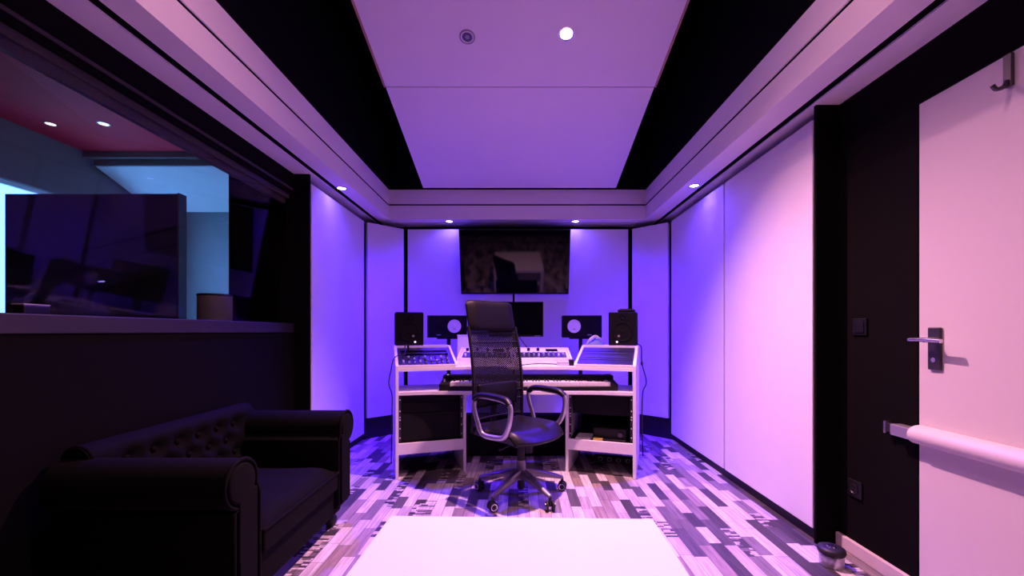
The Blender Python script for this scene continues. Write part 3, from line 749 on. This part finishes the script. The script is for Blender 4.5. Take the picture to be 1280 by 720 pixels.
u = thing('paper_stack', 'small white stack of papers at the inner side of the right rack', 'papers', wp(1, .40, .09, .25))
obj('sheet', MB(u, wing(1)).box(.34, .46, .035, .20, .251, .266), M_PAPER, u, bevel=.002)
obj('top_sheet', MB(u, wing(1)).box(.342, .455, .04, .196, .267, .270), M_SILVER, u)
u = thing('card_box', 'small yellow card box in front of the black device in the right rack', 'box', wp(1, .29, .06, .25))
obj('carton', MB(u, wing(1)).box(.25, .32, .032, .075, .251, .272), M_YELLOW, u, bevel=.002)
obj('flap', MB(u, wing(1)).box(.25, .32, .030, .034, .262, .274), M_YELLOW, u)
u = thing('power_strip', 'black power strip on the floor under the right rack', 'power strip', wp(1, .2, .38, 0))
obj('body', MB(u, wing(1)).box(.04, .36, .35, .41, 0, .05), M_PLASTIC, u, bevel=.006)
for k in range(4): obj('outlet', MB(u, wing(1)).lathe([(.016, 0), (.019, .003), (.014, .003), (.012, -.002)], (.08+k*.075, .349, .026), (0, -1, 0), 16, False), M_GREYPL, u, smooth=True)

# hanging cable right of desk
cb = thing('hanging_cable', 'black cable hanging down the right outer side of the desk', 'cable', wp(1, -.02, .6, 0))
pts = [wp(1, .03, .655, .985), wp(1, -.015, .645, .96), wp(1, -.022, .62, .82), wp(1, -.06, .58, .66), wp(1, -.03, .58, .56), wp(1, -.025, .58, .30), wp(1, -.03, .62, .006)]
obj('lead', MB(cb).tube(spline(pts, 7), .005, 8), M_RUBBER, cb, smooth=True)
obj('tie', MB(cb).cyl(wp(1, -.022, .62, .80), wp(1, -.022, .62, .83), .009), M_RUBBER, cb)
# small silver box with cable on the desktop
px = at(704, 452, 3.305)
sd = thing('card_reader', 'small silver device with a black lead on the desk right of the chair', 'device', (px.x, 3.305, ZD))
sl = obj('shell', MB(sd).box(px.x-.05, px.x+.045, 3.285, 3.335, ZD+.0005, ZD+.038), M_SILVER, sd, bevel=.008)
obj('port_block', MB(sd).box(px.x+.045, px.x+.085, 3.287, 3.333, ZD+.002, ZD+.05), M_PLASTIC, sd, bevel=.006)
obj('lead', MB(sd).tube(spline([(px.x-.05, 3.30, ZD+.014), (px.x-.10, 3.29, ZD+.016), (px.x-.2, 3.285, ZD+.02), (px.x-.30, 3.27, ZD+.012), (px.x-.37, 3.262, ZD+.006)], 7), .004, 8), M_RUBBER, sd, smooth=True)
# white box behind the chair's left edge
wbx = thing('white_box', 'white upright box behind the chair at the left end of the centre riser', 'box', (-.46, 3.745, ZD))
obj('shell', MB(wbx).box(-.545, -.37, 3.715, 3.80, ZD+.0005, 1.06), M_WHITE, wbx, bevel=.004)
obj('lid', MB(wbx).box(-.548, -.367, 3.712, 3.803, 1.06, 1.068), M_WHITE, wbx, bevel=.002)
# cloth on right riser
cz = .9785
ccp = wp(1, .375, .52, cz)
ch = thing('cleaning_cloth', 'crumpled blue and white cloth beside the right speaker', 'cloth', ccp)
def clf(u, v):
    a = u*2*PI; r = (1-v)*.085
    wv = .5+.5*math.sin(3*a+1.3)*math.cos(5*v*2+a)
    return (ccp.x + r*1.0*math.cos(a)*(1+.15*math.sin(4*a)), ccp.y + r*.6*math.sin(a), cz + .001 + (1-(1-v)**2)*.055*(.6+.5*wv) + .012*abs(math.sin(5*a))*v*(1-v))
obj('folds', MB(ch).grid(clf, 40, 12) and None or (lambda m: (m.grid(clf, 40, 12), m)[1])(MB(ch)), M_BLUECL, ch, smooth=True)
e = obj('white_corner', MB(ch).tube(spline([ccp+Vector((-.075, -.02, .012)), ccp+Vector((-.04, -.035, .055)), ccp+Vector((.0, -.02, .075)), ccp+Vector((.04, -.03, .060))], 5), [.008]*3+[.016]*10+[.008]*3, 8, flat=.6), M_PAPER, ch, smooth=True)
e['label'] = 'white edge'

# ------------------------------------------------------------------ speakers
def monitor_speaker(s, label):
    M = wing(s)
    c_ = wp(s, .128, .415, .979)
    a0, a1, d0, d1, z0, z1 = .012, .245, .415, .63, .979, 1.262
    t = thing('studio_speaker', label, 'speaker', wp(s, .128, .52, .979))
    obj('cabinet', MB(t, M).box(a0, a1, d0, d1, z0, z1), M_MATTE, t, bevel=.010, segs=3)
    ac = (a0+a1)/2
    obj('woofer', MB(t, M).lathe([(.082, 0), (.080, .006), (.072, .005), (.060, -.004), (.028, -.016), (.027, -.006), (.012, .001), (1e-4, .003)], (ac, d0-.001, z0+.115), (0, -1, 0), 32, False), M_DRIVER, t, smooth=True)
    obj('tweeter', MB(t, M).lathe([(.036, 0), (.034, .004), (.018, -.003), (.012, .002), (1e-4, .006)], (ac, d0-.001, z0+.225), (0, -1, 0), 24, False), M_DRIVER, t, smooth=True)
    led = obj('badge', MB(t, M).cyl((ac + .045, d0-.001, z0+.03), (ac + .045, d0-.006, z0+.03), .009, seg=14), M_LED, t); led['label'] = 'small glowing white badge'
    obj('knob', MB(t, M).cyl((ac + .03, d0-.001, z0+.08), (ac+.03, d0-.006, z0+.08), .010, seg=14), M_GREYPL, t)
    return t
monitor_speaker(-1, 'upright black speaker standing on the left end of the desk')
monitor_speaker(1, 'upright black speaker standing on the right end of the desk')
t = thing('small_box', 'small flat black box lying on top of the right upright speaker', 'box', wp(1, .12, .5, 1.2625))
obj('case', MB(t, wing(1)).box(.03, .17, .43, .56, 1.2625, 1.285), M_PLASTIC, t, bevel=.004)
obj('lid', MB(t, wing(1)).box(.045, .155, .44, .55, 1.285, 1.290), M_MATTE, t)
def ns_speaker(xc, yc, rot, conex, zb, label, slabel):
    t = thing('passive_speaker', label, 'speaker', (xc, yc, zb), rot)
    M = t.matrix_basis
    w, h, d = .375, .212, .2
    obj('cabinet', MB(t, M).box(-w/2, w/2, 0, d, 0, h), M_MATTE, t, bevel=.003)
    cone = obj('white_cone', MB(t, M).lathe([(.064, .000), (.063, .009), (.060, .012), (.055, .009), (.026, .0045), (.022, .007), (.012, .010), (1e-4, .011)], (conex, -.004, h*.51), (0, -1, 0), 40, False), M_CONE, t, smooth=True)
    cone['label'] = 'round white woofer cone'
    mk = MB(t, M)                    # the small mark at the foot of the cone
    for dx in (-.010, .010):
        mk.prism([(conex+dx*.4-.002, h*.51-.024), (conex+dx*.4+.003, h*.51-.024), (conex+dx*1.35+.004, h*.51-.044), (conex+dx*1.35-.004, h*.51-.044)], -.0015, -.010, 'y')
    mk.ball((conex, -.006, h*.51-.046), .003, .003, .003, 8, 6)
    obj('cone_mark', mk, M_RUBBER, cone)
    tx = -conex*1.05
    obj('tweeter', MB(t, M).lathe([(.052, 0), (.050, .005), (.022, .003), (.016, .006), (1e-4, .010)], (tx, -.001, h*.56), (0, -1, 0), 28, False), M_DRIVER, t, smooth=True)
    obj('name_plate', MB(t, M).box(tx-.028, tx+.012, -.003, .001, .022, .030), M_GREYPL, t)
    st = thing('speaker_stand', slabel, 'speaker stand', (xc, yc+.08, 0), rot)
    M2 = st.matrix_basis
    obj('top_plate', MB(st, M2).box(-.11, .11, -.06, .10, zb-.014, zb-.001), M_PLASTIC, st, bevel=.003)
    obj('pole', MB(st, M2).cyl((0, .02, .02), (0, .02, zb-.014), .019), M_PLASTIC, st, smooth=True)
    obj('base_plate', MB(st, M2).box(-.13, .13, -.10, .14, 0, .02), M_PLASTIC, st, bevel=.004)
zb = H-(422-CY)*3.97/F
ns_speaker((559-CX)*3.97/F, 3.97, math.radians(7), .068, zb, 'low wide black speaker with white cone left of the monitor', 'black pole stand behind the left side of the desk')
ns_speaker((727.5-CX)*3.97/F, 3.97, math.radians(-4), -.075, zb, 'low wide black speaker with white cone right of the monitor', 'black pole stand behind the right side of the desk')

# ------------------------------------------------------------------ monitor and TV
ym = 3.83
xm = (645-CX)*ym/F; k = F/ym
mt_, mb_ = H+(CY-377)/k, H+(CY-421)/k
mo = thing('computer_monitor', 'black computer monitor on the desk partly hidden by the chair headrest', 'monitor', (xm, ym+.05, ZD))
obj('casing', MB(mo).box(xm-.252, xm+.252, ym+.003, ym+.035, mb_, mt_), M_PLASTIC, mo, bevel=.004)
obj('screen', MB(mo).box(xm-.244, xm+.244, ym, ym+.004, mb_+.018, mt_-.008), M_SCREEN, mo)
obj('stripe', MB(mo).box(xm+.17, xm+.225, ym+.0005, ym+.004, mb_+.006, mb_+.010), M_GREYPL, mo)
obj('neck', MB(mo).box(xm-.025, xm+.025, ym+.036, ym+.07, ZD+.012, mb_+.12), M_PLASTIC, mo, bevel=.004)
obj('base', MB(mo).lathe([(.001, 0), (.095, 0), (.095, .006), (.08, .012), (.001, .012)], (xm, ym-.02, ZD+.0005), (0, 0, 1), 32, False), M_PLASTIC, mo, smooth=True)
obj('lead', MB(mo).tube(spline([(xm+.02, ym+.075, mb_+.02), (xm+.05, ym+.03, mb_-.03), (xm+.12, ym-.01, .93), (xm+.2, ym-.02, .86), (xm+.3, ym-.03, ZD+.006)], 6), .004, 8), M_RUBBER, mo, smooth=True)
yt = 4.372; kt = F/yt
xt = (643.5-CX)*yt/F
tv = thing('television', 'wide flat television tilted forward high on the back wall', 'television', (xt, yt+.06, 1.84))
Wt, Ht = 1.155, .678
zc = 1.822
Mtv = Matrix.Translation((xt, yt, zc)) @ Matrix.Rotation(math.radians(16), 4, 'X')
obj('casing', MB(tv, Mtv).box(-Wt/2, Wt/2, .004, .04, -Ht/2, Ht/2), M_PLASTIC, tv, bevel=.004)
obj('screen', MB(tv, Mtv).box(-Wt/2+.009, Wt/2-.009, 0, .0055, -Ht/2+.018, Ht/2-.009), M_SCREEN, tv)
obj('mount', MB(tv).box(xt-.2, xt+.2, yt+.05, YB-.004, zc-.10, zc+.1), M_PLASTIC, tv)

# ------------------------------------------------------------------ office chair
face = math.atan2(-.70, .714)
oc = thing('office_chair', 'black high-back mesh office chair with chrome arms in front of the desk', 'chair', (.018, 2.79, 0), face)
Mo = oc.matrix_basis     # local +x = facing, +y = chair's left
# star base (angles in world)
LB = []
for i in range(5):
    w = math.radians(-90 - 36 + 72*i) - face
    LB.append(w)
for w in LB:
    ca, sa = math.cos(w), math.sin(w)
    m = MB(oc, Mo); rs = []
    for r, zz, hw, hh in ((.03, .150, .032, .028), (.10, .142, .028, .022), (.20, .118, .023, .017), (.285, .095, .018, .012), (.305, .090, .012, .008)):
        c = Vector((r*ca, r*sa, zz)); side = Vector((-sa, ca, 0))
        rs.append([m.v(c + side*hw*p + Vector((0, 0, hh*q))) for p, q in ((-.8, -1), (.8, -1), (1, .2), (.55, 1), (-.55, 1), (-1, .2))])
    m.loft(rs)
    lg = obj('base_arm', m, M_ALUDK, oc, smooth=True)
    cm_ = MB(oc, Mo)
    c = Vector((.30*ca, .30*sa, 0)); ax = Vector((-sa*.8+ca*.45, ca*.8+sa*.45, 0)).normalized()
    for sd_ in (-1, 1):
        p = c + ax*sd_*.010 + Vector((0, 0, .030))
        cm_.lathe([(.010, 0), (.026, .001), (.030, .006), (.030, .014), (.026, .018), (.010, .019)], p, ax*sd_, 20)
    cm_.cyl(c + Vector((0, 0, .03)), c + Vector((0, 0, .085)), .010)
    ca_ = obj('caster', cm_, M_RUBBER, oc, smooth=True)
    rm = MB(oc, Mo)
    for sd_ in (-1, 1): rm.lathe([(.016, .0195), (.021, .0205), (.021, .019)], c + ax*sd_*.010 + Vector((0, 0, .030)), ax*sd_, 20, False)
    obj('wheel_trim', rm, M_CHROME, ca_, smooth=True)
obj('hub', MB(oc, Mo).lathe([(.03, .11), (.045, .12), (.045, .165), (.034, .18), (.03, .24), (.03, .19)], (0, 0, 0), (0, 0, 1), 24), M_ALUDK, oc, smooth=True)
obj('gas_lift', MB(oc, Mo).cyl((0, 0, .05), (0, 0, .40), .025), M_PLASTIC, oc, smooth=True)
mech = obj('tilt_mechanism', MB(oc, Mo).box(-.14, .10, -.075, .075, .345, .405), M_PLASTIC, oc, bevel=.02, segs=3)
obj('adjust_lever', MB(oc, Mo).tube([(.02, -.07, .375), (.03, -.16, .365), (.035, -.23, .355)], .007, 8), M_PLASTIC, mech, smooth=True)
obj('tension_knob', MB(oc, Mo).cyl((.07, 0, .345), (.075, 0, .30), .028, .024), M_PLASTIC, mech, smooth=True)
# seat: rounded, waterfall front
def seatf(u, v):
    x = -.235 + u*.475; w = .245 - .02*abs(u-.6)
    y = (v*2-1)*w
    r = max(0, (u-.72)/.28)
    x2 = x - .06*r*(abs(v*2-1))**2.5
    z = .468 + .014*abs(v*2-1)**2 - .060*r**2 - .03*max(0, (abs(v*2-1)-.86)/.14)**2 + .006*math.sin(u*PI)
    return (x2, y, z)
sm = MB(oc, Mo); g = sm.grid(seatf, 24, 24)
n_ = 24; rim = [g[i][0] for i in range(n_+1)] + [g[n_][j] for j in range(1, n_+1)] + [g[i][n_] for i in range(n_-1, -1, -1)] + [g[0][j] for j in range(n_-1, 0, -1)]
low = [sm.bm.verts.new((v.co.x*.95, v.co.y*.95, .405 if v.co.x < .1 else .405-.012*(v.co.x-.1)/.13)) for v in rim]
for i in range(len(rim)): sm.f([rim[i], rim[(i+1) % len(rim)], low[(i+1) % len(rim)], low[i]])
sm.f(low)
obj('seat', sm, M_LEATHER, oc, smooth=True, bevel=.014, segs=3)
# backrest: curved mesh sheet in a slim frame
def spine(t):      # t 0 bottom .. 1 top -> x,z
    z = .50 + t*.79
    x = -.232 - .066*t + .035*math.sin(t*PI*1.1+.3)
    return x, z
def halfw(t): return .235 - .012*t
def backs(u, v):
    x, z = spine(u); s_ = v*2-1
    return (x - .035*(1-s_*s_)*1.0, s_*halfw(u), z)
br_ = obj('backrest', (lambda m: (m.grid(backs, 36, 18), m)[1])(MB(oc, Mo)), M_MESH, oc, smooth=True)
for s_ in (-1, 1):
    obj('side_rod', MB(oc, Mo).tube([(spine(t/20)[0], s_*halfw(t/20), spine(t/20)[1]) for t in range(-2, 17)], .011, 10), M_PLASTIC, br_, smooth=True)
for t in (.0, .14, .22, .66, .74):
    obj('cross_rib', MB(oc, Mo).tube([backs(t, v/12) for v in range(13)], .006, 8), M_PLASTIC, br_, smooth=True)
lum = MB(oc, Mo); lum.grid(lambda u, v: (backs(.10+u*.20, .1+v*.8)[0]+.02*math.sin(u*PI)*math.sin(v*PI)+.004, backs(.1+u*.2, .1+v*.8)[1], backs(.1+u*.2, .1+v*.8)[2]), 10, 12)
obj('lumbar_pad', lum, M_LEATHERDK, br_, smooth=True, solid=.01)
hm = MB(oc, Mo)
rs = []
x1_, z1_ = spine(.93)
for k in range(13):
    s_ = -1 + 2*k/12; w = .218
    e = math.sqrt(max(0, 1-abs(s_)**5))*.93+.07
    ring = []
    for q in range(20):
        a = 2*PI*q/20
        cx_, cz_ = math.cos(a), math.sin(a)
        sx = math.copysign(abs(cx_)**.6, cx_)*.046*e; sz = math.copysign(abs(cz_)**.5, cz_)*.108*(.82+.18*e)
        ring.append(hm.v((x1_+.008 + sx - .03*(1-s_*s_) - sz*.20, s_*w, z1_ - .022 + sz)))
    rs.append(ring)
hm.loft(rs)
obj('headrest', hm, M_LEATHERDK, br_, smooth=True)
# spine support
obj('back_support', MB(oc, Mo).tube(spline([(-.08, 0, .375), (-.20, 0, .38), (-.275, 0, .44), (-.268, 0, .60)], 6), [.03]*25, 10, flat=.6)if False else MB(oc, Mo).tube(spline([(-.08, 0, .375), (-.20, 0, .38), (-.275, 0, .44), (-.262, 0, .60)], 6), .022, 10), M_PLASTIC, oc, smooth=True)
# arms: metal loop with dark pad
for s_ in (-1, 1):
    y = s_*.262
    loop = [(-.165, y*.98, .665), (-.175, y, .60), (-.135, y, .50), (-.10, y*.97, .437), (.0, y*.95, .430), (.10, y*.97, .452), (.155, y, .54), (.165, y, .635), (.12, y*.99, .672), (.0, y*.98, .682), (-.11, y*.98, .682)]
    full = spline(loop, 6, closed=True)
    a_ = obj('armrest', MB(oc, Mo).tube(full, .0135, 10, closed=True, flat=1.3, up=(0, 1, 0)), M_ALU, oc, smooth=True)
    pad = spline([(-.172, y, .655), (-.12, y*.985, .686), (.0, y*.98, .692), (.115, y*.985, .683), (.160, y, .655)], 6)
    obj('arm_pad', MB(oc, Mo).tube(pad, .019, 10, flat=1.25, up=(0, 0, 1)), M_PLASTIC, a_, smooth=True)
    for x in (-.06, .06): obj('arm_bracket', MB(oc, Mo).cyl((x, y*.95, .43), (x*.9, y*.70, .412), .012, seg=10), M_CHROME, a_, smooth=True)

# ------------------------------------------------------------------ world and look
w = bpy.data.worlds.new('world'); S.world = w; w.use_nodes = True
bg = w.node_tree.nodes['Background']
bg.inputs['Color'].default_value = (.13, .40, 1.0, 1); bg.inputs['Strength'].default_value = 5.5
S.view_settings.view_transform = 'Standard'; S.view_settings.look = 'None'; S.view_settings.gamma = 1.0
S.view_settings.exposure = 0.0
S.view_settings.use_curve_mapping = False
S.cycles.max_bounces = 12; S.cycles.diffuse_bounces = 6; S.cycles.glossy_bounces = 5; S.cycles.transparent_max_bounces = 16
S.cycles.use_denoising = True
S.cycles.sample_clamp_indirect = 6.0
bpy.context.view_layer.update()
